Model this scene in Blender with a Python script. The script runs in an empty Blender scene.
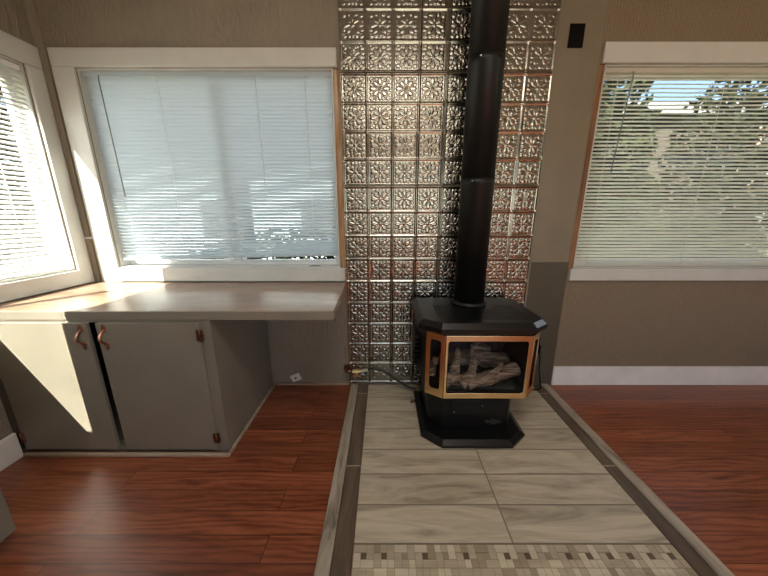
import bpy, bmesh, math, random
import numpy as np
from mathutils import Vector, Matrix, noise
random.seed(7)
S = bpy.context.scene
C = S.collection
PI = math.pi

# ---------------------------------------------------------------- camera, sky, sun, exposure
TH = math.atan(0.248)
cam_d = bpy.data.cameras.new('camera'); cam = bpy.data.objects.new('camera', cam_d); C.objects.link(cam)
cam_d.sensor_width = 36.0; cam_d.lens = 36.0*289.0/768.0; cam_d.clip_start = 0.02; cam_d.clip_end = 300
cam.location = (0, 0, 1.222); cam.rotation_euler = (PI/2-TH, 0, 0)
S.camera = cam

w = bpy.data.worlds.new('World'); S.world = w; w.use_nodes = True
nt = w.node_tree; nt.nodes.clear()
out = nt.nodes.new('ShaderNodeOutputWorld'); bg = nt.nodes.new('ShaderNodeBackground')
sky = nt.nodes.new('ShaderNodeTexSky'); sky.sky_type = 'NISHITA'; sky.sun_disc = False
SUN_DIR = Vector((0.74, 1.0, -1.32)).normalized()          # direction the light travels
sky.sun_elevation = math.asin(-SUN_DIR.z); sky.sun_rotation = math.atan2(-SUN_DIR.x, -SUN_DIR.y)
nt.links.new(sky.outputs[0], bg.inputs[0]); bg.inputs[1].default_value = 0.20
nt.links.new(bg.outputs[0], out.inputs[0])

sun_d = bpy.data.lights.new('sun', 'SUN'); sun_d.energy = 50.0; sun_d.angle = math.radians(0.06); sun_d.color = (1.0, 0.93, 0.82)
sun = bpy.data.objects.new('sun', sun_d); C.objects.link(sun); sun.location = (-4, -5, 8)
sun.rotation_euler = SUN_DIR.to_track_quat('-Z', 'Y').to_euler()

def area(name, loc, rot, sx, sy, e, col):
    d = bpy.data.lights.new(name, 'AREA'); d.shape = 'RECTANGLE'; d.size = sx; d.size_y = sy; d.energy = e; d.color = col
    o = bpy.data.objects.new(name, d); C.objects.link(o); o.location = loc; o.rotation_euler = rot
    return o
area('rear_fill_light', (0.9, -2.72, 1.45), (PI/2, 0, 0), 2.5, 1.3, 8, (1.0, 0.98, 0.92))  # added fill from behind the camera, keeps the closed room from going dark
area('ceiling_fill_light', (0.15, 0.1, 2.62), (0, 0, 0), 0.9, 0.5, 12, (1.0, 0.95, 0.86))  # unseen overhead fill, added to brighten the hearth
area('side_fill_light', (4.13, -0.3, 1.45), (0, PI/2, 0), 1.2, 1.6, 4, (1.0, 0.97, 0.93))  # unseen fill added from the right

S.view_settings.view_transform = 'Standard'; S.view_settings.look = 'None'
S.view_settings.gamma = 1.0; S.view_settings.use_curve_mapping = False
S.view_settings.exposure = 0.77

# ---------------------------------------------------------------- helpers
def prop(o, label=None, cat=None, group=None, kind=None):
    if label: o['label'] = label
    if cat: o['category'] = cat
    if group: o['group'] = group
    if kind: o['kind'] = kind
    return o

def empty(name, loc=(0, 0, 0), rz=0):
    o = bpy.data.objects.new(name, None); C.objects.link(o); o.location = loc; o.rotation_euler = (0, 0, rz)
    o.empty_display_size = 0.1
    return o

class MB:
    def __init__(s, off=(0, 0, 0)):
        s.v = []; s.f = []; s.sm = []; s.off = Vector(off)
    def add(s, vs, fs, smooth=False):
        n = len(s.v); s.v += [tuple(Vector(p)-s.off) for p in vs]
        s.f += [tuple(i+n for i in f) for f in fs]; s.sm += [smooth]*len(fs)
        return s
    def box(s, x0, x1, y0, y1, z0, z1):
        vs = [(x, y, z) for x in (x0, x1) for y in (y0, y1) for z in (z0, z1)]
        return s.add(vs, [(0, 1, 3, 2), (4, 6, 7, 5), (0, 4, 5, 1), (2, 3, 7, 6), (0, 2, 6, 4), (1, 5, 7, 3)])
    def loft(s, rings, cap=True, smooth=False):
        n = len(rings[0]); vs = [p for r in rings for p in r]; fs = []
        for i in range(len(rings)-1):
            for j in range(n):
                a = i*n+j; b = i*n+(j+1) % n
                fs.append((a, b, b+n, a+n))
        s.add(vs, fs, smooth)
        if cap:
            k = len(s.v)-len(vs)
            s.f.append(tuple(k+j for j in reversed(range(n)))); s.sm.append(False)
            s.f.append(tuple(k+len(vs)-n+j for j in range(n))); s.sm.append(False)
        return s
    def prism(s, pts, z0, z1):
        return s.loft([[(x, y, z0) for x, y in pts], [(x, y, z1) for x, y in pts]])
    def tube(s, path, r, n=10, smooth=True, cap=True):
        path = [Vector(p) for p in path]; rr = r if isinstance(r, (list, tuple)) else [r]*len(path)
        rings = []; up = Vector((0, 0, 1)); prev = None
        for i, p in enumerate(path):
            t = (path[min(i+1, len(path)-1)]-path[max(i-1, 0)]).normalized()
            if prev is None:
                a = t.cross(up)
                if a.length < 1e-3: a = t.cross(Vector((1, 0, 0)))
            else:
                a = prev-t*prev.dot(t)
            a.normalize(); prev = a; b = t.cross(a)
            rings.append([p+(a*math.cos(2*PI*k/n)+b*math.sin(2*PI*k/n))*rr[i] for k in range(n)])
        return s.loft(rings, cap, smooth)
    def lathe(s, prof, cx, cy, n=40, smooth=True):
        rings = [[(cx+r*math.cos(2*PI*k/n), cy+r*math.sin(2*PI*k/n), z) for k in range(n)] for r, z in prof]
        return s.loft(rings, True, smooth)
    def build(s, name, mat, parent=None, bevel=0, seg=2):
        m = bpy.data.meshes.new(name); m.from_pydata(s.v, [], s.f); m.update()
        bm = bmesh.new(); bm.from_mesh(m); bmesh.ops.recalc_face_normals(bm, faces=bm.faces); bm.to_mesh(m); bm.free()
        m.polygons.foreach_set('use_smooth', s.sm)
        o = bpy.data.objects.new(name, m); C.objects.link(o)
        for q in (mat if isinstance(mat, (list, tuple)) else [mat]): m.materials.append(q)
        if parent: o.parent = parent
        else: o.location = s.off
        if bevel:
            b = o.modifiers.new('bevel', 'BEVEL'); b.width = bevel; b.segments = seg; b.limit_method = 'ANGLE'; b.angle_limit = math.radians(40)
        return o

# ---------------------------------------------------------------- materials
class NT:
    def __init__(s, name):
        s.m = bpy.data.materials.new(name); s.m.use_nodes = True; s.t = s.m.node_tree; s.t.nodes.clear()
        s.out = s.n('ShaderNodeOutputMaterial'); s.b = s.n('ShaderNodeBsdfPrincipled'); s.l(s.b.outputs[0], s.out.inputs[0])
    def n(s, t, **k):
        x = s.t.nodes.new(t)
        for a, b in k.items(): setattr(x, a, b)
        return x
    def l(s, a, b): s.t.links.new(a, b)
    def co(s, scale=(1, 1, 1), rot=(0, 0, 0), loc=(0, 0, 0), base=None):
        if base is None: base = s.n('ShaderNodeNewGeometry').outputs['Position']
        mp = s.n('ShaderNodeMapping'); mp.inputs['Scale'].default_value = scale; mp.inputs['Rotation'].default_value = rot; mp.inputs['Location'].default_value = loc
        s.l(base, mp.inputs[0]); return mp.outputs[0]
    def noise(s, vec, scale=5, detail=4, rough=0.5, dist=0):
        x = s.n('ShaderNodeTexNoise'); x.inputs['Scale'].default_value = scale; x.inputs['Detail'].default_value = detail
        x.inputs['Roughness'].default_value = rough; x.inputs['Distortion'].default_value = dist; s.l(vec, x.inputs['Vector']); return x.outputs[0]
    def ramp(s, f, stops):
        r = s.n('ShaderNodeValToRGB'); e = r.color_ramp.elements
        while len(e) > 1: e.remove(e[0])
        e[0].position = stops[0][0]; e[0].color = (*stops[0][1], 1)
        for p, c in stops[1:]:
            q = e.new(p); q.color = (*c, 1)
        s.l(f, r.inputs[0]); return r.outputs[0]
    def mix(s, f, a, b, mode='MIX'):
        x = s.n('ShaderNodeMix', data_type='RGBA', blend_type=mode)
        for sock, val in ((x.inputs[0], f), (x.inputs[6], a), (x.inputs[7], b)):
            if isinstance(val, (int, float)): sock.default_value = val
            elif isinstance(val, tuple): sock.default_value = (*val, 1)
            else: s.l(val, sock)
        return x.outputs[2]
    def math(s, op, a, b=0.0):
        x = s.n('ShaderNodeMath', operation=op)
        for i, val in enumerate((a, b)):
            if isinstance(val, (int, float)): x.inputs[i].default_value = val
            else: s.l(val, x.inputs[i])
        return x.outputs[0]
    def bump(s, h, strength=0.3, dist=0.002):
        b = s.n('ShaderNodeBump'); b.inputs['Strength'].default_value = strength; b.inputs['Distance'].default_value = dist
        s.l(h, b.inputs['Height']); s.l(b.outputs[0], s.b.inputs['Normal'])
    def set(s, col=None, rough=0.5, metal=0.0, coat=0.0, spec=None):
        b = s.b
        if col is not None:
            if isinstance(col, tuple): b.inputs['Base Color'].default_value = (*col, 1)
            else: s.l(col, b.inputs['Base Color'])
        if isinstance(rough, (int, float)): b.inputs['Roughness'].default_value = rough
        else: s.l(rough, b.inputs['Roughness'])
        b.inputs['Metallic'].default_value = metal; b.inputs['Coat Weight'].default_value = coat; b.inputs['Coat Roughness'].default_value = 0.28
        if spec is not None: b.inputs['Specular IOR Level'].default_value = spec
        return s

def paint(name, col, rough=0.5, bumpscale=0, bs=0.2, var=0.06, spec=None):
    t = NT(name); p = t.co()
    n = t.noise(p, 6, 5)
    d = tuple(c*(1-var*1.5) for c in col); l = tuple(min(1, c*(1+var)) for c in col)
    t.set(t.ramp(n, [(0.3, d), (0.7, l)]), rough, spec=spec)
    if bumpscale: t.bump(t.noise(p, bumpscale, 4, 0.6), bs, 0.003)
    return t.m

def metal(name, col, rough=0.3, var=0.1, metallic=1.0):
    t = NT(name); p = t.co()
    n = t.noise(p, 30, 4)
    t.set(t.ramp(n, [(0.3, tuple(c*(1-var) for c in col)), (0.7, col)]), rough, metallic)
    return t.m

# textured plaster wall (orange-peel with fine relief)
t = NT('wall_plaster'); p = t.co()
t.set(t.ramp(t.noise(p, 3, 4), [(0.3, (0.250, 0.211, 0.158)), (0.7, (0.288, 0.246, 0.186))]), 0.75)
t.bump(t.noise(t.co((1, 1, 0.35)), 38, 4, 0.6, 0.8), 1.0, 0.014); M_WALL = t.m
# woven vertical-rib wallpaper of the window-2 bay
t = NT('wall_ribbed_paper'); p = t.co()
wv = t.n('ShaderNodeTexWave'); wv.bands_direction = 'X'; wv.inputs['Scale'].default_value = 18; wv.inputs['Distortion'].default_value = 0.6; t.l(p, wv.inputs['Vector'])
fine = t.noise(t.co((60, 60, 260)), 1, 3)
base = t.ramp(wv.outputs[1], [(0.2, (0.195, 0.143, 0.090)), (0.8, (0.265, 0.200, 0.130))])
t.set(t.mix(0.5, base, t.ramp(fine, [(0.35, (0.17, 0.133, 0.09)), (0.65, (0.27, 0.215, 0.15))])), 0.8)
t.bump(t.math('ADD', wv.outputs[1], t.math('MULTIPLY', fine, 0.8)), 0.4, 0.003); M_RIB = t.m
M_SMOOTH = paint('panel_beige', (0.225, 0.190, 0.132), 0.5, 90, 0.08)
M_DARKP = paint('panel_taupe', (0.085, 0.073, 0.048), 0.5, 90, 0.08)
M_CEIL = paint('ceiling_paint', (0.62, 0.58, 0.52), 0.8, 60, 0.3)
M_TRIM = paint('trim_white', (0.61, 0.61, 0.57), 0.35, 40, 0.05, 0.04)
M_GREY = paint('cabinet_grey', (0.225, 0.200, 0.158), 0.38, 70, 0.06, 0.05)
M_VINYL = paint('window_vinyl', (0.74, 0.75, 0.74), 0.35)
M_BLACK = paint('black_plastic', (0.003, 0.003, 0.003), 0.6, spec=0.12)
M_WPLATE = paint('plate_white', (0.75, 0.73, 0.68), 0.3)
M_CORD = paint('cord_white', (0.78, 0.78, 0.74), 0.6)
M_WAND = paint('wand_clear', (0.20, 0.22, 0.22), 0.2)
M_BRASS = metal('polished_brass', (1.0, 0.69, 0.36), 0.22)
M_FITTING = metal('brass_fitting', (0.75, 0.55, 0.25), 0.35)
M_COPPER = metal('antique_copper', (0.80, 0.42, 0.30), 0.30, 0.45)
M_TIN = metal('pressed_tin', (0.37, 0.345, 0.29), 0.22, 0.2)
M_STEEL = metal('grey_steel', (0.42, 0.42, 0.41), 0.4)
M_PIPE = paint('pipe_black', (0.006, 0.006, 0.0055), 0.45, spec=0.35)
M_ENAMEL = paint('enamel_black', (0.0045, 0.0045, 0.0045), 0.30, 220, 0.25, spec=0.35)
M_SOOT = paint('firebox_dark', (0.028, 0.025, 0.024), 0.8)
M_HOSE = paint('gas_hose_black', (0.02, 0.022, 0.016), 0.4)
M_YEL = paint('hose_collar_grey', (0.45, 0.47, 0.36), 0.4)
M_HINGE = metal('hinge_bronze', (0.34, 0.17, 0.11), 0.36, 0.5)
# bare wood stud beside the windows
t = NT('bare_wood'); p = t.co((30, 30, 2.2))
t.set(t.ramp(t.noise(p, 1, 6, 0.6, 0.8), [(0.3, (0.20, 0.095, 0.04)), (0.5, (0.42, 0.235, 0.11)), (0.66, (0.62, 0.50, 0.36))]), 0.7); M_BARE = t.m
t = NT('bare_wood_dark'); p = t.co((30, 30, 2.2))
t.set(t.ramp(t.noise(p, 1, 6, 0.6, 0.8), [(0.3, (0.10, 0.045, 0.02)), (0.6, (0.30, 0.15, 0.06))]), 0.7); M_BARE2 = t.m
t = NT('moulding_wood'); p = t.co((3, 20, 20))
t.set(t.ramp(t.noise(p, 1, 5, 0.6, 0.8), [(0.3, (0.27, 0.19, 0.13)), (0.7, (0.48, 0.38, 0.28))]), 0.5); M_MOULD = t.m

# cherry laminate floor, boards along X
t = NT('cherry_laminate'); pos = t.co()
br = t.n('ShaderNodeTexBrick'); br.offset = 0.37; br.inputs['Scale'].default_value = 1.0
br.inputs['Brick Width'].default_value = 1.22; br.inputs['Row Height'].default_value = 0.097; br.inputs['Mortar Size'].default_value = 0.0016; br.inputs['Mortar Smooth'].default_value = 0.0
br.inputs['Color1'].default_value = (0.0, 0, 0, 1); br.inputs['Color2'].default_value = (1, 1, 1, 1); br.inputs['Mortar'].default_value = (0.5, 0.5, 0.5, 1)
t.l(pos, br.inputs['Vector'])
vm = t.n('ShaderNodeVectorMath', operation='ADD'); sc = t.n('ShaderNodeVectorMath', operation='SCALE'); sc.inputs[3].default_value = 7.0
t.l(br.outputs['Color'], sc.inputs[0]); t.l(pos, vm.inputs[0]); t.l(sc.outputs[0], vm.inputs[1])
g1 = t.noise(t.co((1.5, 9, 1), base=vm.outputs[0]), 1.0, 5, 0.6, 1.6)
wv = t.n('ShaderNodeTexWave'); wv.bands_direction = 'Y'; wv.inputs['Scale'].default_value = 1.7; wv.inputs['Distortion'].default_value = 14; wv.inputs['Detail'].default_value = 3; wv.inputs['Detail Scale'].default_value = 0.8
t.l(t.co((1.4, 7, 1), base=vm.outputs[0]), wv.inputs['Vector'])
g2 = t.noise(t.co((7, 130, 1), base=vm.outputs[0]), 1.0, 3, 0.6)
c = t.ramp(g1, [(0.28, (0.12, 0.028, 0.012)), (0.48, (0.31, 0.082, 0.034)), (0.72, (0.47, 0.155, 0.068))])
c = t.mix(0.42, c, t.ramp(wv.outputs[1], [(0.0, (0.06, 0.014, 0.007)), (0.3, (0.28, 0.078, 0.034)), (1.0, (0.44, 0.145, 0.065))]))
c = t.mix(0.30, c, t.ramp(g2, [(0.35, (0.11, 0.028, 0.013)), (0.65, (0.40, 0.13, 0.06))]))
c = t.mix(t.math('MULTIPLY', br.outputs['Fac'], 0.8), c, (0.05, 0.013, 0.007))
pv = t.mix(0.38, c, t.mix(1.0, c, br.outputs['Color'], 'MULTIPLY'))
t.set(pv, t.math('ADD', t.math('MULTIPLY', g1, 0.12), 0.27), 0, 0.15)
t.bump(t.math('SUBTRACT', g2, t.math('MULTIPLY', br.outputs['Fac'], 2.0)), 0.12, 0.001); M_FLOOR = t.m

# hearth tile materials
def woodtile(name, stops, along='x', rough=0.42, grout=None):
    t = NT(name); pos = t.co()
    s1 = (1.6, 11, 1) if along == 'x' else (11, 1.6, 1)
    src = pos
    if grout:
        w_, h_, ox, oy = grout
        b_ = t.n('ShaderNodeTexBrick'); b_.offset = 0.0; b_.inputs['Scale'].default_value = 1
        b_.inputs['Brick Width'].default_value = w_; b_.inputs['Row Height'].default_value = h_; b_.inputs['Mortar Size'].default_value = 0.0034; b_.inputs['Mortar Smooth'].default_value = 0.1
        b_.inputs['Color1'].default_value = (0, 0, 0, 1); b_.inputs['Color2'].default_value = (1, 1, 1, 1)
        t.l(t.co(loc=(-ox, -oy, 0)), b_.inputs['Vector'])
        vm = t.n('ShaderNodeVectorMath', operation='ADD'); sc = t.n('ShaderNodeVectorMath', operation='SCALE'); sc.inputs[3].default_value = 5.0
        t.l(b_.outputs['Color'], sc.inputs[0]); t.l(pos, vm.inputs[0]); t.l(sc.outputs[0], vm.inputs[1]); src = vm.outputs[0]
    n1 = t.noise(t.co(s1, base=src), 1.0, 6, 0.62, 1.8)
    n2 = t.noise(t.co((s1[0]*4, s1[1]*6, 1), base=src), 1.0, 3, 0.6, 0.3)
    c = t.ramp(n1, stops)
    c = t.mix(0.25, c, t.mix(1.0, c, t.ramp(n2, [(0.3, (0.45, 0.45, 0.45)), (0.7, (1, 1, 1))]), 'MULTIPLY'))
    if grout: c = t.mix(b_.outputs['Fac'], c, (0.20, 0.165, 0.12) if along == 'x' else (0.40, 0.34, 0.26))
    t.set(c, rough)
    h = n2
    if grout: h = t.math('SUBTRACT', t.math('MULTIPLY', n2, 0.3), b_.outputs['Fac'])
    t.bump(h, 0.3, 0.0012)
    return t.m
M_TILE = woodtile('wood_look_tile', [(0.28, (0.24, 0.20, 0.14)), (0.42, (0.42, 0.365, 0.265)), (0.6, (0.57, 0.51, 0.385))], 'x', 0.40, (0.61, 0.1535, -0.117, 0.835))
M_TILE_D = woodtile('dark_wood_tile', [(0.3, (0.075, 0.050, 0.034)), (0.5, (0.125, 0.088, 0.060)), (0.7, (0.17, 0.125, 0.088))], 'y', 0.4, (5.0, 0.61, -2.0, 1.19))
M_STRIP = woodtile('edge_strip_wood', [(0.33, (0.14, 0.115, 0.085)), (0.48, (0.34, 0.29, 0.225)), (0.66, (0.48, 0.42, 0.335))], 'y', 0.5)
M_GROUT = paint('grout', (0.26, 0.215, 0.155), 0.8)
MOS = [woodtile('mosaic_%s' % n, [(0.3, tuple(c*0.75 for c in cc)), (0.6, cc)], 'x', 0.4) for n, cc in
       (('cream', (0.64, 0.57, 0.42)), ('tan', (0.36, 0.295, 0.195)), ('beige', (0.48, 0.41, 0.29)), ('brown', (0.14, 0.10, 0.055)))]
# countertop laminate
t = NT('counter_laminate'); pos = t.co()
n1 = t.noise(t.co((1.2, 7, 7)), 1.2, 6, 0.6, 1.5)
n2 = t.noise(t.co((6, 60, 60)), 1.0, 3, 0.6)
c = t.mix(0.3, t.ramp(n1, [(0.3, (0.18, 0.112, 0.072)), (0.5, (0.30, 0.20, 0.137)), (0.7, (0.37, 0.258, 0.185))]), t.ramp(n2, [(0.3, (0.22, 0.13, 0.08)), (0.7, (0.37, 0.25, 0.17))]))
t.set(c, 0.26, 0, 0.1); M_COUNT = t.m
# gas log ceramic
t = NT('ceramic_log'); pos = t.co()
n1 = t.noise(t.co((6, 40, 40)), 1, 6, 0.65, 1.2)
t.set(t.ramp(n1, [(0.36, (0.04, 0.028, 0.020)), (0.5, (0.30, 0.215, 0.145)), (0.66, (0.60, 0.46, 0.32))]), 0.85); t.bump(n1, 1.0, 0.02); M_LOG = t.m
# glass: thin transparent with fresnel reflection
def glass(name, tint, gl=0.06):
    t = NT(name); t.t.nodes.remove(t.b)
    tr = t.n('ShaderNodeBsdfTransparent'); tr.inputs[0].default_value = (*tint, 1)
    g = t.n('ShaderNodeBsdfGlossy'); g.inputs['Roughness'].default_value = 0.02
    lw = t.n('ShaderNodeLayerWeight'); lw.inputs[0].default_value = 0.5
    fc = t.math('ADD', t.math('MULTIPLY', t.math('POWER', lw.outputs['Facing'], 4.0), 0.5), 0.03)
    mx = t.n('ShaderNodeMixShader'); t.l(fc, mx.inputs[0]); t.l(tr.outputs[0], mx.inputs[1]); t.l(g.outputs[0], mx.inputs[2]); t.l(mx.outputs[0], t.out.inputs[0])
    return t.m
M_GLASS = glass('window_glass', (0.93, 0.95, 0.94)); M_SGLASS = glass('stove_glass', (0.80, 0.79, 0.80))
# blind slats: thin white plastic, partly translucent
def slatmat(name, col, tr):
    t = NT(name); t.set(col, 0.45)
    tl = t.n('ShaderNodeBsdfTranslucent'); tl.inputs[0].default_value = (*col, 1)
    mx = t.n('ShaderNodeMixShader'); mx.inputs[0].default_value = tr
    t.l(t.b.outputs[0], mx.inputs[1]); t.l(tl.outputs[0], mx.inputs[2]); t.l(mx.outputs[0], t.out.inputs[0]); return t.m
M_SLAT = slatmat('blind_slat_white', (0.66, 0.73, 0.77), 0.42)
M_SLATW = slatmat('blind_slat_neutral', (0.78, 0.78, 0.76), 0.04)  # neutral off-white, barely translucent
M_SLATC = slatmat('blind_slat_cream', (0.86, 0.84, 0.75), 0.5)
# outside
def leafmat(name, a, b):
    t = NT(name); c = t.ramp(t.noise(t.co(), 4, 3), [(0.3, a), (0.7, b)]); t.set(c, 0.9, spec=0.1)
    tl = t.n('ShaderNodeBsdfTranslucent'); t.l(c, tl.inputs[0])
    mx = t.n('ShaderNodeMixShader'); mx.inputs[0].default_value = 0.2
    t.l(t.b.outputs[0], mx.inputs[1]); t.l(tl.outputs[0], mx.inputs[2]); t.l(mx.outputs[0], t.out.inputs[0]); return t.m
M_LEAF = leafmat('leaf_green', (0.004, 0.006, 0.002), (0.012, 0.017, 0.006)); M_LEAF2 = leafmat('leaf_dark', (0.003, 0.004, 0.002), (0.008, 0.011, 0.004))
M_BARK = paint('bark', (0.10, 0.075, 0.05), 0.9, 20, 0.6, 0.3)
M_GRASS = paint('dry_grass', (0.07, 0.075, 0.04), 0.9, 30, 0.6, 0.3)
M_SIDING = paint('siding_pale', (0.19, 0.225, 0.25), 0.6, 0, 0, 0.03); M_ROOF = paint('roof_shingle', (0.05, 0.052, 0.058), 0.9, 30, 0.5, 0.2)
M_REFLECT = paint('reflection_bluegrey', (0.24, 0.29, 0.34), 0.12)  # pale tone of a reflection, put into the colour
M_BADGE = metal('badge_metal', (0.16, 0.16, 0.155), 0.4)
M_SKYBLOCK = paint('sky_block_brown', (0.022, 0.017, 0.011), 0.9)
M_POST = paint('post_grey', (0.02, 0.022, 0.024), 0.8)

# ---------------------------------------------------------------- room shell
XL, XR, YB, YR, ZC = -1.97, 4.0, 1.93, -2.6, 2.66
TW = 0.11
def st(o): o['kind'] = 'structure'; return o
st(MB().box(XL-TW, XR+TW, YR-TW, YB+TW, -0.10, 0).build('floor', M_FLOOR))
st(MB().box(XL-TW, XR+TW, YR-TW, YB+TW, ZC, ZC+0.1).build('ceiling', M_CEIL))
def wall(name, mat, axis, c0, c1, u0, u1, holes, z0=0, z1=ZC):
    m = MB()
    def b(a0, a1, q0, q1):
        if a1-a0 < 1e-4 or q1-q0 < 1e-4: return
        if axis == 'x': m.box(a0, a1, c0, c1, q0, q1)
        else: m.box(c0, c1, a0, a1, q0, q1)
    cur = u0
    for (h0, h1, q0, q1) in sorted(holes):
        b(cur, h0, z0, z1); b(h0, h1, z0, q0); b(h0, h1, q1, z1); cur = h1
    b(cur, u1, z0, z1)
    return st(m.build(name, mat))
W1 = (-1.784, -0.262, 0.885, 2.055)
W2 = (1.245, 2.86, 0.88, 2.075)
WL = (0.46, 1.825, 0.885, 2.03)
wall('wall_back', [M_WALL], 'x', YB, YB+TW, XL-TW, 1.228, [W1])
wall('wall_back_right', [M_RIB], 'x', YB, YB+TW, 1.228, XR+TW, [W2])
wall('wall_left', [M_WALL], 'y', XL-TW, XL, YR-TW, YB, [WL])
wall('wall_right', [M_WALL], 'y', XR, XR+TW, YR-TW, YB, [(-1.1, 0.5, 0.85, 2.05)])
wall('wall_rear', [M_WALL], 'x', YR-TW, YR, XL, XR, [(-0.35, 2.15, 0.8, 2.1)])
# flat chase panel between the tin and the second window
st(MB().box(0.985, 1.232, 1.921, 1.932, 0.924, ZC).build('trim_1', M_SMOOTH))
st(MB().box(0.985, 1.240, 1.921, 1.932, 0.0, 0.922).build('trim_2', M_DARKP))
st(MB().box(0.974, 0.985, 1.918, 1.932, 0.0, ZC).build('trim_3', M_SMOOTH))
st(MB().box(1.240, 1.246, 1.926, 1.932, 0.0, 0.80).build('trim_4', M_BARE2))
# baseboards
def base(name, *a): return st(MB().box(*a).build(name, M_BB, bevel=0.004))
M_BB = paint('baseboard_white', (0.84, 0.83, 0.78), 0.4)
base('baseboard_back', 1.248, XR, 1.915, 1.931, 0.0, 0.150)
st(MB().box(XL, -1.905, 0.86, 1.262, 0, 0.745).build('trim_11', M_WALL))
base('baseboard_left', -1.905, -1.889, 0.86, 1.262, 0.0, 0.145)
st(MB().box(-0.80, -0.262, 1.912, 1.930, 0, 0.018).build('trim_5', M_MOULD, bevel=0.005))
st(MB().box(-1.885, -0.805, 1.252, 1.272, 0, 0.018).build('trim_6', M_MOULD, bevel=0.005))
st(MB().box(-0.823, -0.805, 1.272, 1.912, 0, 0.018).build('trim_7', M_MOULD, bevel=0.005))
# corner batten and ceiling-height batten in the corner
st(MB().prism([(XL, YB), (XL, YB-0.020), (XL+0.006, YB-0.020), (XL+0.040, YB-0.008), (XL+0.040, YB)], 0.79, ZC).build('trim_8', M_WALL))
st(MB().box(XL, -1.905, 1.912, 1.930, 1.078, 1.092).build('trim_9', M_TRIM))

# ---------------------------------------------------------------- windows
def window(name, axis, c, hole, ww, split, dirn, wood_side=None, top_rail=0.035, bot_rail=0.035):
    """hole (u0,u1,z0,z1) in a wall whose room face is at c; dirn = outward sign"""
    e = st(empty(name, (0, 0, 0)))
    u0, u1, z0, z1 = hole
    def B(m, a0, a1, d0, d1, q0, q1):
        s0, s1 = sorted((c+dirn*d0, c+dirn*d1))
        if axis == 'x': m.box(a0, a1, s0, s1, q0, q1)
        else: m.box(s0, s1, a0, a1, q0, q1)
        return m
    j = MB()
    a0 = u0+(0.036 if wood_side == 'left' else 0); a1 = u1-(0.036 if wood_side == 'right' else 0)
    B(j, a0, a0+0.008, 0.004, 0.109, z0, z1); B(j, a1-0.008, a1, 0.004, 0.109, z0, z1)
    B(j, a0+0.008, a1-0.008, 0.004, 0.109, z1-0.008, z1); B(j, a0+0.008, a1-0.008, 0.004, 0.109, z0, z0+0.008)
    j.build('jamb', M_TRIM, e)
    i0, i1, k0, k1 = a0+0.009, a1-0.009, z0+0.009, z1-0.009
    w_ = 0.035
    f = MB(); B(f, i0, i0+w_, 0.07, 0.105, k0, k1); B(f, i1-w_, i1, 0.07, 0.105, k0, k1); B(f, i0+w_, i1-w_, 0.07, 0.105, k0, k0+bot_rail); B(f, i0+w_, i1-w_, 0.07, 0.105, k1-top_rail, k1); k0 += bot_rail-w_; k1 -= top_rail-w_
    B(f, split-0.022, split+0.022, 0.068, 0.103, k0+w_, k1-w_)
    fo = f.build('sash', M_VINYL, e, bevel=0.003)
    g = MB(); B(g, i0+w_, split-0.022, 0.086, 0.090, k0+w_, k1-w_); g.build('glass_pane', M_GLASS, fo)
    g = MB(); B(g, split+0.022, i1-w_, 0.086, 0.090, k0+w_, k1-w_); g.build('glass_pane', M_GLASS, fo)
    return e
e1 = window('window_1', 'x', YB, W1, 0, -1.02, 1, 'right')
# casing of window 1: left, top with mitre, sill board with rounded right end
MB().prism([(-1.908, 1.912), (-1.784, 1.912), (-1.784, 1.930), (-1.908, 1.930)], 0.79, 2.0555).build('casing', M_TRIM, e1, 0.004)
MB().box(-1.908, -0.272, 1.912, 1.930, 2.056, 2.150).build('casing', M_TRIM, e1, 0.004)
MB().prism([(-1.783, 1.908), (-0.285, 1.908), (-0.268, 1.916), (-0.262, 1.930), (-1.783, 1.930)], 0.795, 0.886).build('sill_board', M_TRIM, e1, 0.004)
o = MB().box(-0.296, -0.262, 1.942, 2.02, 0.888, 2.054).build('bare_stud', M_BARE, e1); o['label'] = 'bare unpainted wood strip'
m = MB(); m.box(-0.505, -0.425, 1.932, 1.944, 0.8935, 0.899); m.box(-0.49, -0.44, 1.934, 1.942, 0.899, 0.904)
m.build('latch', M_STEEL, e1, 0.001)
e2 = window('window_2', 'x', YB, W2, 0, 2.74, 1, 'left')
MB().box(1.251, 2.98, 1.912, 1.930, 2.0755, 2.178).build('casing', M_TRIM, e2, 0.004)
MB().box(2.86, 2.98, 1.912, 1.930, 0.88, 2.075).build('casing', M_TRIM, e2, 0.004)
MB().box(1.251, 2.98, 1.906, 1.930, 0.80, 0.8795).build('sill_board', M_TRIM, e2, 0.004)
o = MB().box(1.246, 1.280, 1.936, 2.02, 0.882, 2.073).build('bare_stud', M_BARE2, e2); o['label'] = 'dark bare wood strip'
e3 = window('window_3', 'y', XL, WL, 0, 1.10, -1, None, 0.085, 0.075)
MB().box(-1.969, -1.952, 1.826, 1.908, 0.795, 2.0305).build('casing', M_TRIM, e3, 0.004)
MB().box(-1.969, -1.952, 0.36, 0.46, 0.795, 2.0305).build('casing', M_TRIM, e3, 0.004)
MB().box(-1.969, -1.952, 0.36, 1.908, 2.031, 2.145).build('casing', M_TRIM, e3, 0.004)
MB().box(-1.969, -1.948, 0.461, 1.825, 0.795, 0.886).build('sill_board', M_TRIM, e3, 0.004)

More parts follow.
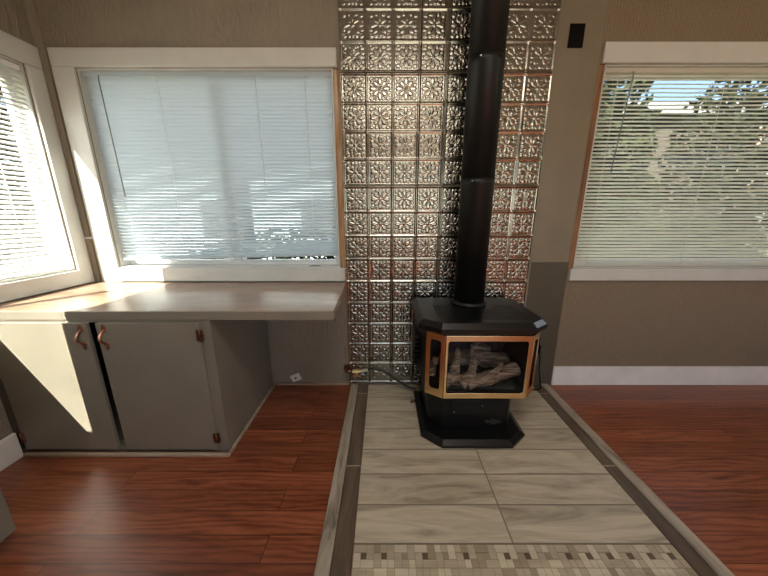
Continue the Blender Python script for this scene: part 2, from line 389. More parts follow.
# ---------------------------------------------------------------- blinds
def blind(label, axis, c, u0, u1, ztop, zbot, tilt, mat, cords, wand, slant=0.0, pitch=0.0215, sw=0.0245, inner=-1):
    """inner: sign of the direction toward the room along the wall's normal axis; tilt>0 = room edge down"""
    r = empty('window_blind', ((u0+u1)/2, c, zbot) if axis == 'x' else (c, (u0+u1)/2, zbot))
    prop(r, label, 'blind', 'slatted blinds in the windows')
    def Q(u, d, z): return (u, c+inner*d, z) if axis == 'x' else (c+inner*d, u, z)
    def mb(): return MB(tuple(r.location))
    def bx(m, a0, a1, d0, d1, q0, q1):
        s0, s1 = sorted((c+inner*d0, c+inner*d1))
        return m.box(a0, a1, s0, s1, q0, q1) if axis == 'x' else m.box(s0, s1, a0, a1, q0, q1)
    bx(mb(), u0, u1, -0.013, 0.013, ztop-0.026, ztop).build('headrail', mat, r, 0.002)
    z = ztop-0.026-0.012; n = int((z-zbot-0.016)/pitch); m = mb()
    def zl(u, zz):      # the slant grows toward the bottom
        return zz+slant*((u-u0)/(u1-u0))*max(0, 1-(zz-zbot)/0.12)
    US = 12
    for k in range(n+1):
        zz = z-k*pitch; tk = tilt+random.uniform(-0.03, 0.03)
        rows = []
        for q in range(5):
            tq = (q/4-0.5)
            d = tq*sw; h = 0.0034*(1-4*tq*tq)
            dd = d*math.cos(tk)+h*math.sin(tk); hh = -d*math.sin(tk)+h*math.cos(tk)
            rows.append([Q(u0+0.003+(u1-u0-0.006)*i/US, dd, zl(u0+(u1-u0)*i/US, zz)+hh+0.0009*math.sin(i*1.7+k)) for i in range(US+1)])
        vs = [p for rw in rows for p in rw]
        fs = [(a*(US+1)+i, a*(US+1)+i+1, (a+1)*(US+1)+i+1, (a+1)*(US+1)+i) for a in range(4) for i in range(US)]
        m.add(vs, fs, True)
    m.build('slats', mat, r)
    zb = zbot
    m = mb(); d0 = 0.011
    m.loft([[Q(u0, -d0, zb), Q(u0, d0, zb), Q(u0, d0, zb+0.013), Q(u0, -d0, zb+0.013)],
            [Q(u1, -d0, zb+slant), Q(u1, d0, zb+slant), Q(u1, d0, zb+slant+0.013), Q(u1, -d0, zb+slant+0.013)]])
    m.build('bottom_rail', mat, r, 0.002)
    for u in cords:
        m = mb()
        m.tube([Q(u, 0.0135, ztop-0.02), Q(u+0.002, 0.0138, (ztop+zbot)/2), Q(u, 0.0135, zbot+slant*0.5+0.008)], 0.0016, 6)
        m.build('ladder_cord', M_CORD, r)
    if wand:
        ua, ub, zw = wand
        m = mb(); m.tube([Q(ua, 0.016, ztop-0.02), Q(ua, 0.021, ztop-0.045), Q(ub, 0.023, zw+0.03), Q(ub, 0.023, zw)], [0.0022, 0.0034, 0.0034, 0.0042], 8)
        m.build('tilt_wand', M_WAND, r)
    return r
blind('white slatted blind with slanting bottom rail above the wood-look countertop', 'x', YB+0.028, -1.772, -0.310, 2.045, 0.933, math.radians(-52), M_SLAT, [-1.335, -0.758, -0.466], (-1.672, -1.655, 1.345), 0.03)
blind('cream slatted blind in the window right of the stove, above white baseboard', 'x', YB+0.028, 1.294, 2.845, 2.065, 0.892, math.radians(38), M_SLATC, [1.375, 2.012, 2.66], (1.456, 1.425, 1.49), 0.0, 0.0222)
blind('neutral white blind in the left wall window at the photo edge', 'y', XL-0.022, 0.475, 1.812, 2.018, 0.898, math.radians(46), M_SLATW, [0.60, 1.12, 1.60], None, 0.0, 0.0255, 0.0270, inner=1)

# ---------------------------------------------------------------- pressed tin sheets
def petal_h(u, v):
    r = np.sqrt(u*u+v*v)+1e-6; th = np.arctan2(v, u); h = np.zeros_like(u)
    for k in range(8):
        a = (th-k*PI/4+PI) % (2*PI)-PI
        L = 0.80 if k % 2 == 0 else 0.66
        l = r*np.cos(a); d = np.abs(r*np.sin(a))
        s_ = np.clip((l-0.10)/L, 0, 1); wdt = 0.175*np.sin(PI*s_**1.5)+1e-4
        q = np.clip(d/wdt, 0, 1.0)
        pr = np.where((q < 1) & (l > 0.10) & (l < 0.10+L), np.sqrt(1-q*q)*(0.55+0.45*q), 0)
        h = np.maximum(h, pr)
    h = np.maximum(h, 1.1*np.exp(-(r/0.085)**2))
    def ring(cx, cy, rad, wd, am):
        q = np.sqrt((u-cx)**2+(v-cy)**2); return np.maximum(am*np.exp(-((q-rad)/wd)**2), am*0.9*np.exp(-(q/(rad*0.42))**2))
    for sx in (-1, 1):
        for sy in (-1, 1):
            h = np.maximum(h, ring(0.70*sx, 0.70*sy, 0.125, 0.038, 0.75))
            h = np.maximum(h, ring(0.74*sx, 0.30*sy, 0.090, 0.030, 0.65))
            h = np.maximum(h, ring(0.30*sx, 0.74*sy, 0.090, 0.030, 0.65))
    return h
def tin_mesh(rows, name):
    n = 44; P_ = 0.1535; nx, nz = 4*n, rows*n
    X, Z = np.meshgrid(np.arange(nx+1)/n, np.arange(nz+1)/n)
    u = (X % 1)*2-1; v = (Z % 1)*2-1
    e = np.maximum(np.abs(u), np.abs(v))
    inner = petal_h(u/0.90, v/0.90)*(e < 0.86)
    rail = np.exp(-((1-e)/0.055)**2)*1.0
    step = np.clip((e-0.86)/0.04, 0, 1)*0.35
    dots = np.exp(-((np.minimum(np.abs(u), 2)-1)**2+(np.abs(v)-1)**2)/0.012)*0.7
    H_ = inner*0.0052+(rail+dots)*0.0032+step*0.0032
    ex = np.minimum(np.minimum(X, 4-X), np.minimum(Z, rows-Z)); H_ += np.exp(-(ex/0.05)**2)*0.0022
    H_ = H_+0.0016*np.sin(X*0.8+0.4)*np.sin(Z*0.9)
    co = np.stack([X*P_, -0.003-H_, Z*P_], -1).reshape(-1, 3)
    W_ = nx+1; i = np.arange(nx)[None, :]+np.arange(nz)[:, None]*W_
    f = np.stack([i, i+1, i+1+W_, i+W_], -1).reshape(-1, 4)
    # returned rim to the wall, so the sheet has thickness
    rim_i = list(range(0, nx+1))+[W_*k+nx for k in range(1, nz+1)]+[W_*nz+k for k in range(nx-1, -1, -1)]+[W_*k for k in range(nz-1, 0, -1)]
    back = co[rim_i].copy(); back[:, 1] = 0
    nb = len(co); L = len(rim_i)
    rf = [(rim_i[(k+1) % L], rim_i[k], nb+k, nb+(k+1) % L) for k in range(L)]
    m = bpy.data.meshes.new(name); m.from_pydata(np.vstack([co, back]).tolist(), [], f.tolist()+rf+[tuple(range(nb, nb+L))]); m.update()
    m.polygons.foreach_set('use_smooth', [True]*len(f)+[False]*(len(rf)+1)); m.materials.append(M_TIN)
    return m
full = tin_mesh(4, 'tin_sheet'); strip = tin_mesh(1, 'tin_strip')
P4 = 0.1535*4
HN = ['touching the ceiling above the eye-level sheets', 'second from the ceiling', 'third from the ceiling', 'behind the stove body, above the narrow floor strip']
zs = [0.79+2*P4+0.014, 0.79+P4+0.007, 0.79, 0.79-P4]
for cx, side, xs in ((0, 'left', -0.254), (1, 'right, beside the stovepipe', -0.254+P4+0.004)):
    for k, z in enumerate(zs):
        o = bpy.data.objects.new('tin_sheet', full); C.objects.link(o); o.location = (xs, YB, z)
        txt = ['left column pressed tin sheet with flower squares, %s' % HN[k], 'right column pressed tin sheet behind stovepipe, %s' % HN[k]][cx]
        if k == 3: txt = ['left column pressed tin sheet, fourth down, left of stove body', 'right column pressed tin sheet, fourth down, mostly hidden behind stove top'][cx]
        prop(o, txt, 'tin sheet', 'pressed tin sheets on the wall')
    o = bpy.data.objects.new('tin_strip', strip); C.objects.link(o); o.location = (xs, YB, 0.79-P4-0.1535)
    prop(o, ['single-row pressed tin strip at floor level, behind the gas valve', 'single-row pressed tin strip at floor level, directly behind the stove'][cx], 'tin sheet', 'pressed tin sheets on the wall')
st(MB().box(-0.262, -0.2545, 1.920, 1.9295, 0.0, 0.786).build('trim_10', M_BARE2))

# ---------------------------------------------------------------- countertop and cabinets
def R(o, lab, cat, group=None): return prop(o, lab, cat, group)
R(MB().prism([(-1.969, 1.290), (-1.969, 1.905), (-0.256, 1.905), (-0.236, 1.290)], 0.750, 0.790).build('countertop', M_COUNT, bevel=0.002), 'long taupe wood-look countertop, sunlit at its left end, under window', 'countertop')
R(MB().prism([(-1.969, 1.284), (-1.969, 1.2885), (-0.240, 1.2885), (-0.240, 1.284)], 0.748, 0.789).build('counter_edging', M_GREY, bevel=0.0015), 'painted grey edging strip along the front of the wood-look countertop', 'edging')

cab = empty('base_cabinet', (-1.39, 1.60, 0)); R(cab, 'grey two-door base cabinet under the sunlit end of the countertop', 'cabinet')
def cb(): return MB(tuple(cab.location))
m = cb()
m.box(-1.950, -0.845, 1.310, 1.900, 0.02, 0.05)
m.box(-0.845, -0.825, 1.310, 1.908, 0.001, 0.748)
m.box(-1.950, -1.932, 1.310, 1.908, 0.02, 0.748)
m.box(-1.932, -0.845, 1.890, 1.908, 0.05, 0.748)
# face frame: stiles and rails
m.box(-1.952, -1.880, 1.290, 1.310, 0.001, 0.748); m.box(-0.880, -0.825, 1.290, 1.310, 0.001, 0.748)
m.box(-1.880, -0.880, 1.290, 1.310, 0.735, 0.748); m.box(-1.880, -0.880, 1.290, 1.310, 0.001, 0.036)
m.build('body', M_GREY, cab)
def handle(cx, parent):
    q = cb(); z0, y = 0.668, 1.262
    # oval plates with pointed tips + bowed grip
    for zz, sg in ((z0+0.041, 1), (z0-0.041, -1)):
        q.prism([(cx-0.001, y+0.006), (cx+0.001, y+0.006), (cx+0.001, y+0.0075), (cx-0.001, y+0.0075)], zz, zz+0.001)
        rings = []
        shp = [(0, -0.016), (0.006, -0.010), (0.012, -0.003), (0.005, 0.003), (0.009, 0.009), (0.0, 0.022), (-0.009, 0.009), (-0.005, 0.003), (-0.012, -0.003), (-0.006, -0.010)]
        rings = [[(cx+a*1.25, yy, zz+b*sg*1.15) for a, b in shp] for yy in (y+0.0078, y+0.004)]
        q.loft(rings)
    path = []; rr = []
    for i in range(13):
        s_ = i/12; path.append((cx, y+0.004-0.026*math.sin(PI*s_), z0-0.036+0.072*s_)); rr.append(0.0032+0.0032*math.sin(PI*s_))
    q.tube(path, rr, 8)
    h = q.build('handle', M_COPPER, parent); h['label'] = 'antique copper pull handle'
def hinge(cx, z, parent):
    q = cb(); y0, y1 = 1.2672, 1.2698
    shp = [(0.002, -0.024), (0.010, -0.032), (0.019, -0.018), (0.012, -0.008), (0.022, 0), (0.012, 0.008), (0.019, 0.018), (0.010, 0.032), (0.002, 0.024)]
    for sg in (-1, 1):
        q.loft([[(cx+sg*a, yy, z+b) for a, b in shp] for yy in (y0-0.001, y1+(0.0 if sg*parent['side'] < 0 else 0.0))])
    q.tube([(cx, 1.266, z-0.028), (cx, 1.266, z+0.028)], 0.003, 8)
    h = q.build('hinge', M_HINGE, parent); h['label'] = 'dark bronze hinge'
for (x0, x1, hx, gx, sd) in ((-1.880, -1.397, -1.424, -1.880, -1), (-1.352, -0.872, -1.316, -0.868, 1)):
    m = cb(); m.box(x0, x1, 1.270, 1.2895, 0.035, 0.736); d = m.build('door', M_GREY, cab, 0.002); d['side'] = sd
    handle(hx, d); hinge(gx, 0.675, d); hinge(gx, 0.105, d)

c2 = empty('base_cabinet', (-1.67, 0.2, 0)); R(c2, 'corner of grey painted cabinet entering at the lower left photo edge', 'cabinet')
m = MB(tuple(c2.location)); m.box(-1.95, -1.376, -0.60, 0.835, 0.085, 0.72); m.build('body', M_GREY, c2, 0.003)
m = MB(tuple(c2.location)); m.box(-1.95, -1.43, -0.60, 0.79, 0.0, 0.0845); m.build('toe_kick', M_DARKP, c2)

# ---------------------------------------------------------------- hearth
he = empty('hearth', (0.485, 1.2, 0)); R(he, 'wood-look tile hearth pad with dark border and grey edge strips', 'hearth')
def hb(): return MB(tuple(he.location))
Y0, Y1, HT = 0.30, 1.914, 0.010
hb().box(-0.115, 1.095, 0.835, Y1, 0.0005, HT).build('tile_field', M_TILE, he)
def band(x0, x1, nm, mat, y0=Y0, h=HT): hb().box(x0, x1, y0, Y1, 0.0005, h).build(nm, mat, he, 0.002)
band(-0.188, -0.118, 'border_tile', M_TILE_D); band(1.098, 1.158, 'border_tile', M_TILE_D)
band(-0.243, -0.190, 'edge_strip', M_STRIP, h=0.016); band(1.160, 1.215, 'edge_strip', M_STRIP, h=0.016)
hb().box(-0.115, 1.095, Y0, 0.8345, 0.0005, HT-0.002).build('mosaic_grout', M_GROUT, he)
# woven mosaic: blocks of strips turned round a small dark square
mos = MB(tuple(he.location)); mats = []
cell = 0.0755; g = 0.0016
y = 0.832
row = 0
while y-cell > Y0:
    x = -0.113
    k = 0
    while x+cell < 1.096:
        a = cell*0.36
        rects = [(0, cell-a, cell-a, cell, 0), (cell-a, cell, a, cell, 1), (a, cell, 0, a, 0), (0, a, 0, cell-a, 1), (a, cell-a, a, cell-a, 2)]
        for (u0, u1, v0, v1, kd) in rects:
            subs = [(u0, u1, v0, v1)]
            if kd == 0: subs = [(u0, (u0+u1)/2 + (u1-u0)*0.0, v0, v1), ((u0+u1)/2, u1, v0, v1)] if random.random() < 0.35 else subs
            for (p0, p1, q0, q1) in subs:
                mos.box(x+p0+g/2, x+p1-g/2, y-cell+q0+g/2, y-cell+q1-g/2, HT-0.0019, HT)
                mi = (3 if random.random() < 0.8 else 1) if kd == 2 else random.choice((0, 0, 1, 2, 2, 2))
                mats += [mi]*6
        x += cell; k += 1
    y -= cell; row += 1
o = mos.build('mosaic_band', MOS, he)
o.data.polygons.foreach_set('material_index', mats); o['label'] = 'basket-weave stone mosaic band'

# ---------------------------------------------------------------- gas stove
SX = 0.532
sv = empty('gas_stove', (SX, 1.60, HT)); R(sv, 'black freestanding gas stove with gold-framed bay window and ceramic logs', 'stove')
def sb(): return MB(tuple(sv.location))
def oct_(cx, hw, hf, yf, ym, yb, d=0.0, zz=None):
    return [(cx-hf+d*0.4, yf+d), (cx+hf-d*0.4, yf+d), (cx+hw-d, ym+d*0.4), (cx+hw-d, yb-d), (cx-hw+d, yb-d), (cx-hw+d, ym+d*0.4)]
def ring(pts, z): return [(x, y, z) for x, y in pts]
# base plate with sloped lip
A = (0.502, 0.294, 0.190, 1.298, 1.385, 1.80)
sb().loft([ring(oct_(*A, 0.004), HT+0.0005), ring(oct_(*A), HT+0.006), ring(oct_(*A), HT+0.018), ring(oct_(*A, 0.028), HT+0.036)]).build('base_plate', M_ENAMEL, sv, 0.002)
# pedestal
ped = [(0.335, 1.425), (0.705, 1.425), (0.730, 1.46), (0.730, 1.79), (0.255, 1.79), (0.255, 1.500)]
sb().prism(ped, HT+0.0362, 0.262).build('pedestal', M_ENAMEL, sv, 0.003)
dr = sb().box(0.375, 0.672, 1.415, 1.4245, 0.130, 0.225).build('access_door', M_ENAMEL, sv, 0.002)
for x, z in ((0.395, 0.150), (0.552, 0.190)):
    sb().tube([(x, 1.4145, z), (x, 1.4115, z)], 0.0035, 10).build('screw', M_STEEL, dr)
# oval badge with side tabs and raised rim
bd = sb()
def ov(rx, rz, y, cx=0.624, cz=0.082, n=28): return [(cx+rx*math.cos(2*PI*k/n), y, cz+rz*math.sin(2*PI*k/n)) for k in range(n)]
bd.loft([ov(0.026, 0.018, 1.4242), ov(0.026, 0.018, 1.4195), ov(0.021, 0.0135, 1.4195), ov(0.021, 0.0135, 1.422)])
for sg in (-1, 1):
    bd.loft([[(0.624+sg*a, yy, 0.082+b) for a, b in ((0.0262, -0.009), (0.043, -0.010), (0.047, 0), (0.043, 0.010), (0.0262, 0.009))] for yy in (1.4242, 1.4215)])
for a in (-0.009, 0.0, 0.009): bd.box(0.624+a-0.003, 0.624+a+0.003, 1.4200, 1.422, 0.078, 0.087)
o = bd.build('badge', M_BADGE, sv); o['label'] = 'small oval metal badge'
# firebox shell
ZB0, ZB1 = 0.263, 0.642
def shell(d): return [(SX-0.214+d*.3, 1.375+d), (SX+0.214-d*.3, 1.375+d), (SX+0.298-d, 1.432+d*.4), (SX+0.335-d, 1.79-d), (SX-0.335+d, 1.79-d), (SX-0.298+d, 1.432+d*.4)]
fb = sb(); o_ = shell(0); i_ = shell(0.012)
zf0, zf1 = 0.290, 0.622
fb.loft([ring(shell(0.03), ZB0), ring(o_, ZB0+0.018), ring(o_, zf0)], cap=False)          # lower skirt
fb.loft([ring(o_, zf1), ring(o_, ZB1)], cap=False)
fb.add(ring(shell(0.03), ZB0), [(0, 1, 2, 3, 4, 5)])
fb.add(ring(o_, ZB1), [(0, 1, 2, 3, 4, 5)])
fb.add(ring(o_, zf0-0.001), [(0, 1, 2, 3, 4, 5)])
fb.add(ring(o_, zf1+0.001), [(0, 1, 2, 3, 4, 5)])
for a, b in ((2, 3), (3, 4), (4, 5)):
    p, q = o_[a], o_[b]; fb.add([(p[0], p[1], zf0), (q[0], q[1], zf0), (q[0], q[1], zf1), (p[0], p[1], zf1)], [(0, 1, 2, 3)])
    p, q = i_[a], i_[b]
fb.build('firebox_shell', M_ENAMEL, sv)
inn = sb()
ii = [(SX-0.200, 1.40), (SX+0.200, 1.40), (SX+0.275, 1.455), (SX+0.23, 1.70), (SX-0.23, 1.70), (SX-0.275, 1.455)]
inn.loft([ring(ii[2:6], 0.292), ring(ii[2:6], 0.619)], cap=False)
del inn.f[3], inn.sm[3]
inn.box(SX-0.19, SX+0.19, 1.42, 1.60, 0.2905, 0.305)
for k in range(9): inn.box(SX-0.20+k*0.05, SX-0.199+k*0.05+0.0, 1.694, 1.6995, 0.30, 0.615)
inn.build('fire_brick_lining', M_SOOT, sv)
# louvres on the left side of the shell
lv = sb()
for k in range(7): lv.box(SX-0.345, SX-0.325, 1.60, 1.76, 0.34+k*0.03, 0.350+k*0.03)
lv.build('side_louvre', M_ENAMEL, sv)
# bay frame: facets with rounded openings
def facet(P, Q, z0, z1, bl, br_, bt, bb, name, r=0.012, th=0.008):
    P = Vector((*P, 0)); Q = Vector((*Q, 0)); U = (Q-P).normalized(); N = Vector((U.y, -U.x, 0)); W_ = (Q-P).length
    def pt(u, z, d): v = P+U*u+N*d; return (v.x, v.y, z)
    inn_ = []
    a0, a1, c0, c1 = bl, W_-br_, z0+bb, z1-bt
    for (cx, cz, st_) in ((a1-r, c0+r, -90), (a1-r, c1-r, 0), (a0+r, c1-r, 90), (a0+r, c0+r, 180)):
        for k in range(5):
            an = math.radians(st_+90*k/4); inn_.append((cx+r*math.cos(an), cz+r*math.sin(an)))
    outc = [(W_, z0), (W_, z1), (0, z1), (0, z0)]
    n = len(inn_); m = sb()
    cxm, czm = (a0+a1)/2, (c0+c1)/2
    outer = []
    for i, (x, z) in enumerate(inn_):
        corner = outc[i//5]; k = i % 5
        if k == 2: outer.append(corner)
        else:
            vert_first = (i//5) % 2 == 0
            if (k < 2) == vert_first: outer.append((x if True else corner[0], corner[1]))
            else: outer.append((corner[0], z))
    rg = lambda pts, d: [pt(u, z, d) for u, z in pts]
    m.loft([rg(outer, 0), rg(outer, th), rg(inn_, th), rg(inn_, th*0.4)], cap=False)
    fr = m.build(name, M_BRASS, sv, 0.0012)
    gm = sb(); gm.add([pt(a0-0.003, c0-0.003, th*0.35), pt(a1+0.003, c0-0.003, th*0.35), pt(a1+0.003, c1+0.003, th*0.35), pt(a0-0.003, c1+0.003, th*0.35)], [(0, 1, 2, 3)])
    gm.build('glass', M_SGLASS, fr)
    # thin black inner gasket
    gk = sb(); ins = [(cxm+(u-cxm)*0.985, czm+(z-czm)*0.975) for u, z in inn_]
    gk.loft([rg(inn_, th*0.9), rg(ins, th*0.8), rg(ins, th*0.45)], cap=False); gk.build('gasket', M_BLACK, fr)
    return fr
zt, zb_ = 0.632, 0.271
yfr = 1.372
o = facet((SX-0.214, yfr), (SX+0.226, yfr), zb_, zt, 0.012, 0.016, 0.030, 0.032, 'bay_frame'); o['label'] = 'polished gold metal frame of the large front glass'
facet((SX-0.302, yfr+0.060), (SX-0.2145, yfr), zb_, zt, 0.024, 0.022, 0.034, 0.045, 'bay_frame', 0.016)
facet((SX+0.2265, yfr), (SX+0.289, yfr+0.060), zb_, zt, 0.018, 0.018, 0.034, 0.045, 'bay_frame', 0.011)
# top plate
T = (SX-0.012, 0.338, 0.232, 1.345, 1.425, 1.858)
tp = sb().loft([ring(oct_(*T, 0.012), 0.643), ring(oct_(*T), 0.652), ring(oct_(*T), 0.676), ring(oct_(*T, 0.022), 0.700), ring(oct_(*T, 0.030), 0.7015)]).build('top_plate', M_ENAMEL, sv, 0.0015)
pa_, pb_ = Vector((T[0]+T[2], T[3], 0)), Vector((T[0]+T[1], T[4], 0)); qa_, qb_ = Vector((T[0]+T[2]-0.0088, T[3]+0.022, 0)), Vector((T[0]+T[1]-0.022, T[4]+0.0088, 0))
un = Vector((0.5, -0.6, 0.6)).normalized()  # added plate, painted to stand in for the bright reflection on the chamfer
refl_ = sb(); quad = [pa_.lerp(pb_, 0.14)+Vector((0, 0, 0.677)), pa_.lerp(pb_, 0.90)+Vector((0, 0, 0.677)), qa_.lerp(qb_, 0.90)+Vector((0, 0, 0.6995)), qa_.lerp(qb_, 0.14)+Vector((0, 0, 0.6995))]
refl_.loft([[v_+un*0.0004 for v_ in quad], [v_+un*0.0022 for v_ in quad]])
o = refl_.build('reflection_plate', M_REFLECT, tp, 0.001); o['label'] = 'pale plate imitating a window reflection on the right front corner'
gr = sb()
for i in range(12):
    for j in range(22):
        x = SX-0.24+j*0.022; yy = 1.42+i*0.022
        if (x-SX)**2+(yy-1.70)**2 < 0.125**2: continue
        gr.box(x, x+0.014, yy, yy+0.014, 0.7016, 0.7030)
gr.build('top_grate', M_ENAMEL, tp)
# ceramic logs
def log(path, r0, r1, seedv):
    pts = []; rr = []
    N_ = 14
    P_ = [Vector(p) for p in path]
    for i in range(N_+1):
        s_ = i/N_*(len(P_)-1); k = min(int(s_), len(P_)-2); f_ = s_-k
        p = P_[k].lerp(P_[k+1], f_)
        nv = noise.noise_vector(p*9+Vector((seedv, 0, 0)))*0.010
        pts.append(p+nv); rr.append((r0+(r1-r0)*i/N_)*(1+0.28*noise.noise(p*25+Vector((0, seedv, 0)))))
    m = sb(); m.tube(pts, rr, 12)
    base_ = len(m.v)
    for i, vv in enumerate(m.v):
        v_ = Vector(vv); nn = noise.noise(Vector((v_.x*18, v_.y*55, v_.z*55+seedv)))
        m.v[i] = tuple(v_+Vector((0, nn*0.004, nn*0.004)))
    return m.build('ceramic_log', M_LOG, sv)
zf = 0.305
log([(SX-0.205, 1.450, zf+0.035), (SX-0.05, 1.43, zf+0.032), (SX+0.08, 1.44, zf+0.056), (SX+0.20, 1.465, zf+0.085)], 0.030, 0.040, 1)
log([(SX-0.20, 1.57, zf+0.075), (SX+0.0, 1.585, zf+0.10), (SX+0.20, 1.56, zf+0.09)], 0.042, 0.050, 2)
log([(SX-0.205, 1.425, zf+0.025), (SX-0.145, 1.44, zf+0.065), (SX-0.125, 1.48, zf+0.13), (SX-0.115, 1.52, zf+0.18)], 0.034, 0.013, 3)
log([(SX-0.115, 1.415, zf+0.025), (SX-0.055, 1.435, zf+0.075), (SX-0.030, 1.47, zf+0.14), (SX-0.035, 1.51, zf+0.19)], 0.032, 0.012, 4)
log([(SX-0.07, 1.415, zf+0.025), (SX+0.03, 1.41, zf+0.062), (SX+0.075, 1.42, zf+0.09), (SX+0.115, 1.43, zf+0.135)], 0.026, 0.011, 5)
log([(SX+0.00, 1.61, zf+0.135), (SX+0.05, 1.60, zf+0.17), (SX+0.09, 1.59, zf+0.14)], 0.024, 0.020, 6)
log([(SX-0.255, 1.50, zf+0.03), (SX-0.235, 1.52, zf+0.13)], 0.026, 0.018, 8)
# stovepipe
px, py, pr = 0.520, 1.705, 0.090
pp = empty('stovepipe', (px, py, 0.702)); R(pp, 'tall matte black stovepipe rising from the stove top', 'stovepipe')
def pb(): return MB(tuple(pp.location))
pb().lathe([(pr+0.012, 0.7025), (pr+0.014, 0.715), (pr+0.006, 0.722), (pr+0.004, 0.726)], px, py).build('collar', M_PIPE, pp)
segs = [(0.7265, 1.42), (1.4202, 1.99), (1.9902, 2.655)]
for k, (a, b) in enumerate(segs):
    pb().lathe([(pr, a), (pr, b-0.028), (pr+0.0012, b-0.026), (pr+0.0014, b)], px, py, 48).build('pipe_section', M_PIPE, pp)
for z in (1.405, 1.975):
    pb().tube([(px-0.05, py-0.078, z), (px-0.053, py-0.086, z)], 0.0035, 8).build('screw', M_STEEL, pp)

# ---------------------------------------------------------------- small wall items
o = MB((1.081, 1.918, 2.207)).box(1.039, 1.123, 1.9135, 1.9205, 2.149, 2.264).build('wall_plate', M_BLACK, bevel=0.0015)
R(o, 'plain black rectangular plate high on the beige wall beside the tin', 'wall plate')
# cable plate, tilted
pe = empty('cable_plate', (-0.655, 1.9285, 0.058)); pe.rotation_euler = (0, math.radians(22), 0)
R(pe, 'small tilted white cable plate low on wall under the countertop', 'wall plate')
q = MB((0, 0, 0)); q.box(-0.028, 0.028, -0.006, 0, -0.036, 0.036); 
pl = q.build('plate', M_WPLATE, pe, 0.002); pe.rotation_euler = (0, math.radians(68), 0)
q = MB(); q.tube([(0, -0.006, 0), (0, -0.014, 0)], 0.0055, 10); j = q.build('coax_jack', M_BLACK, pe)
# power outlet and cord
ou = empty('power_outlet', (1.093, 1.92, 0.32)); R(ou, 'black power outlet low on the dark panel right of the stove', 'outlet')
MB(tuple(ou.location)).box(1.072, 1.118, 1.914, 1.9205, 0.262, 0.378).build('plate', M_BLACK, ou, 0.002)
MB(tuple(ou.location)).box(1.078, 1.112, 1.880, 1.9135, 0.275, 0.335).build('plug', M_BLACK, ou, 0.004)
q = MB(tuple(ou.location)); q.tube([(1.10, 1.879, 0.29), (1.105, 1.868, 0.25), (1.11, 1.868, 0.15), (1.128, 1.86, 0.05), (1.13, 1.85, 0.018), (1.10, 1.835, 0.0155), (1.02, 1.84, 0.0155), (0.90, 1.86, 0.0155)], 0.0042, 8)
q.build('power_cord', M_BLACK, ou)
# gas valve and hose
gv = empty('gas_valve', (-0.262, 1.905, 0.148)); R(gv, 'dark gas stub with brass valve beside the tin strip', 'valve')
def vb(): return MB(tuple(gv.location))
q = vb(); q.tube([(-0.268, 1.919, 0.146), (-0.268, 1.905, 0.146)], 0.026, 18); q.tube([(-0.268, 1.905, 0.146), (-0.268, 1.87, 0.146), (-0.262, 1.862, 0.146), (-0.225, 1.86, 0.146)], 0.012, 12); q.build('pipe_stub', M_HINGE, gv)
q = vb(); q.tube([(-0.226, 1.86, 0.146), (-0.21, 1.86, 0.146), (-0.209, 1.86, 0.146), (-0.180, 1.86, 0.147), (-0.179, 1.86, 0.147), (-0.165, 1.86, 0.148)], [0.013, 0.013, 0.017, 0.017, 0.012, 0.012], 8, smooth=False); q.tube([(-0.195, 1.86, 0.146), (-0.195, 1.843, 0.125)], 0.006, 8); q.box(-0.222, -0.168, 1.838, 1.844, 0.116, 0.128)
vv = q.build('valve_body', M_FITTING, gv)
hs = empty('gas_hose', (-0.1, 1.86, 0.15)); R(hs, 'dark flexible gas hose looping from brass valve to stove', 'hose')
def gb(): return MB(tuple(hs.location))
gb().tube([(-0.1645, 1.86, 0.148), (-0.150, 1.86, 0.150), (-0.13, 1.859, 0.156), (-0.115, 1.858, 0.163)], [0.0095, 0.0115, 0.0115, 0.0095], 10).build('collar', M_YEL, hs)
from mathutils.geometry import interpolate_bezier as ib
pa = ib(Vector((-0.115, 1.858, 0.163)), Vector((-0.05, 1.855, 0.195)), Vector((0.02, 1.845, 0.150)), Vector((0.09, 1.835, 0.095)), 14)+ib(Vector((0.09, 1.835, 0.095)), Vector((0.13, 1.83, 0.065)), Vector((0.17, 1.82, 0.04)), Vector((0.225, 1.815, 0.035)), 10)[1:]
gb().tube(pa, 0.0085, 10).build('tube', M_HOSE, hs)
q = MB((0.205, 1.70, HT)); q.tube([(0.185, 1.70, HT+0.012), (0.2095, 1.70, HT+0.012)], 0.008, 10); q.lathe([(0.011, HT+0.0005), (0.011, HT+0.004), (0.005, HT+0.005), (0.005, HT+0.02)], 0.186, 1.70, 12)
R(q.build('shutoff_knob', M_HINGE), 'small reddish knob on hearth at rear left of stove base', 'knob')

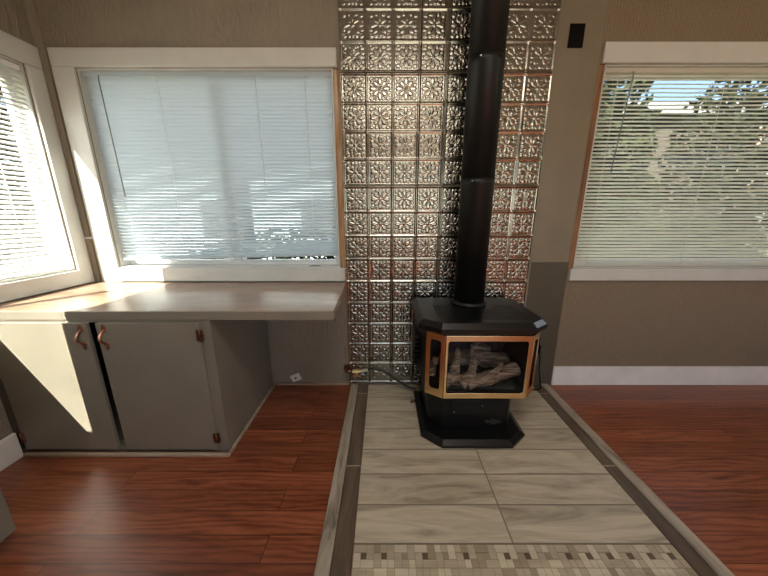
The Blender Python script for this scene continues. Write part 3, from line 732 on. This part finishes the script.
# ---------------------------------------------------------------- outside
st(MB().box(-30, 30, -25, 45, -0.9, -0.6).build('ground', M_GRASS))
def leaves(m, c, rad, n, sz):
    for _ in range(n):
        while True:
            p = Vector([random.uniform(-1, 1) for _ in range(3)])
            if 0.25 < p.length < 1: break
        p = Vector((c[0]+p.x*rad[0], c[1]+p.y*rad[1], c[2]+p.z*rad[2]))
        a = Vector([random.gauss(0, 1) for _ in range(3)]).normalized(); b = a.orthogonal().normalized()
        b = (Matrix.Rotation(random.uniform(0, 6.28), 3, a) @ b)*sz*random.uniform(.7, 1.3); cc = a.cross(b)*0.5
        m.add([p-b, p+cc, p+b, p-cc], [(0, 1, 2, 3)])
def tree(label, x, y, h, blobs, n, sz, mat, group='trees outside the windows', nm='tree'):
    r = empty(nm, (x, y, -0.6)); prop(r, label, 'tree' if nm == 'tree' else 'shrub', group)
    m = MB((x, y, -0.6)); m.tube([(x, y, -0.6), (x+0.05, y, h*0.4), (x-0.03, y+0.05, h*0.8)], [0.14*h/4, 0.10*h/4, 0.04*h/4], 8)
    for k in range(5):
        an = k*1.3; m.tube([(x+0.03, y, h*0.35+k*0.1*h/3), (x+math.cos(an)*h*0.2, y+math.sin(an)*h*0.2, h*0.6+k*0.05*h)], [0.04*h/4, 0.01], 6)
    m.build('trunk', M_BARK, r)
    m = MB((x, y, -0.6))
    for (c, rad) in blobs: leaves(m, (x+c[0], y+c[1], c[2]), rad, n, sz)
    m.build('foliage', mat, r)
tree('large leafy green tree seen through the right blind', 5.2, 9.4, 4.2, [((0, 0, 3.0), (2.6, 1.6, 2.9)), ((-2.3, 0.2, 3.9), (1.6, 1.2, 1.5)), ((-1.3, -0.4, 1.2), (1.4, 1.2, 1.2)), ((1.6, 0, 1.4), (1.5, 1.2, 1.4))], 4600, 0.16, M_LEAF)
tree('darker tree behind the left part of the right blind', 2.3, 5.6, 3.0, [((0, 0, 2.3), (1.45, 1.0, 1.9)), ((0.3, 0.1, 0.6), (1.4, 1.0, 0.8))], 4800, 0.11, M_LEAF2)
tree('low green bush below the right window outside', 3.6, 4.0, 0.9, [((0, 0, 0.5), (1.7, 0.6, 0.75))], 2600, 0.06, M_LEAF, nm='shrub')
tree('sparse bush outside behind the bottom of the countertop blind', -1.3, 4.2, 0.8, [((0, 0, 0.35), (1.6, 0.6, 0.72))], 2600, 0.06, M_LEAF, nm='shrub')
tree('tall tree far outside behind the right window', 12.5, 10.5, 5.2, [((0, 0, 3.0), (2.8, 2.0, 3.3))], 4200, 0.15, M_LEAF2)
tree('tall dark evergreen outside the left wall window, nearer', -7.5, 4.6, 5.0, [((0, 0, 2.4), (1.8, 2.0, 2.9))], 3000, 0.15, M_LEAF2)
tree('dark evergreen outside the left wall window, farther back', -9.0, 0.4, 5.0, [((0, 0, 2.4), (1.8, 2.0, 2.9))], 3000, 0.15, M_LEAF2)
hs_ = empty('neighbour_house', (-3.0, 10.0, -0.6)); prop(hs_, 'pale grey house with dark roof beyond the countertop window', 'house')
def nb(): return MB(tuple(hs_.location))
hw_ = nb().box(-9.5, 0.9, 9.0, 13, -0.6, 4.6).build('wall', M_SIDING, hs_)
q = nb(); q.loft([[(-9.9, 8.6, 4.6), (1.3, 8.6, 4.6), (1.3, 11, 6.2), (-9.9, 11, 6.2)], [(-9.9, 8.6, 4.72), (1.3, 8.6, 4.72), (1.3, 11, 6.32), (-9.9, 11, 6.32)]])
q.loft([[(-9.9, 11, 6.2), (1.3, 11, 6.2), (1.3, 13.4, 4.6), (-9.9, 13.4, 4.6)], [(-9.9, 11, 6.32), (1.3, 11, 6.32), (1.3, 13.4, 4.72), (-9.9, 13.4, 4.72)]])
q.build('roof', M_ROOF, hs_)
for x in (-5.5, -2.5): nb().box(x, x+1.1, 8.95, 9.0, 0.6, 1.7).build('window', M_POST, hs_, 0.01)
sd = empty('sky_block_shed', (7.0, 15.0, -0.6)); prop(sd, 'dark brown shed added behind the trees to block bright sky beyond the right window', 'shed')  # dark body added to stop bright sky leaking between the leaves
q = MB((7.0, 15.0, -0.6)); q.box(0.5, 18, 14.5, 18, -0.6, 5.6); q.build('wall', M_SKYBLOCK, sd)
q = MB((7.0, 15.0, -0.6)); q.loft([[(0.2, 14.1, 5.6), (0.2, 16.2, 6.8), (0.2, 18.4, 5.6)], [(18.3, 14.1, 5.6), (18.3, 16.2, 6.8), (18.3, 18.4, 5.6)]]); q.build('roof', M_ROOF, sd)
R(MB((-1.55, 3.0, -0.6)).box(-1.64, -1.36, 2.95, 3.10, -0.6, 3.1).build('porch_post', M_POST, bevel=0.01), 'wide grey porch post showing dark through the countertop blind', 'post')
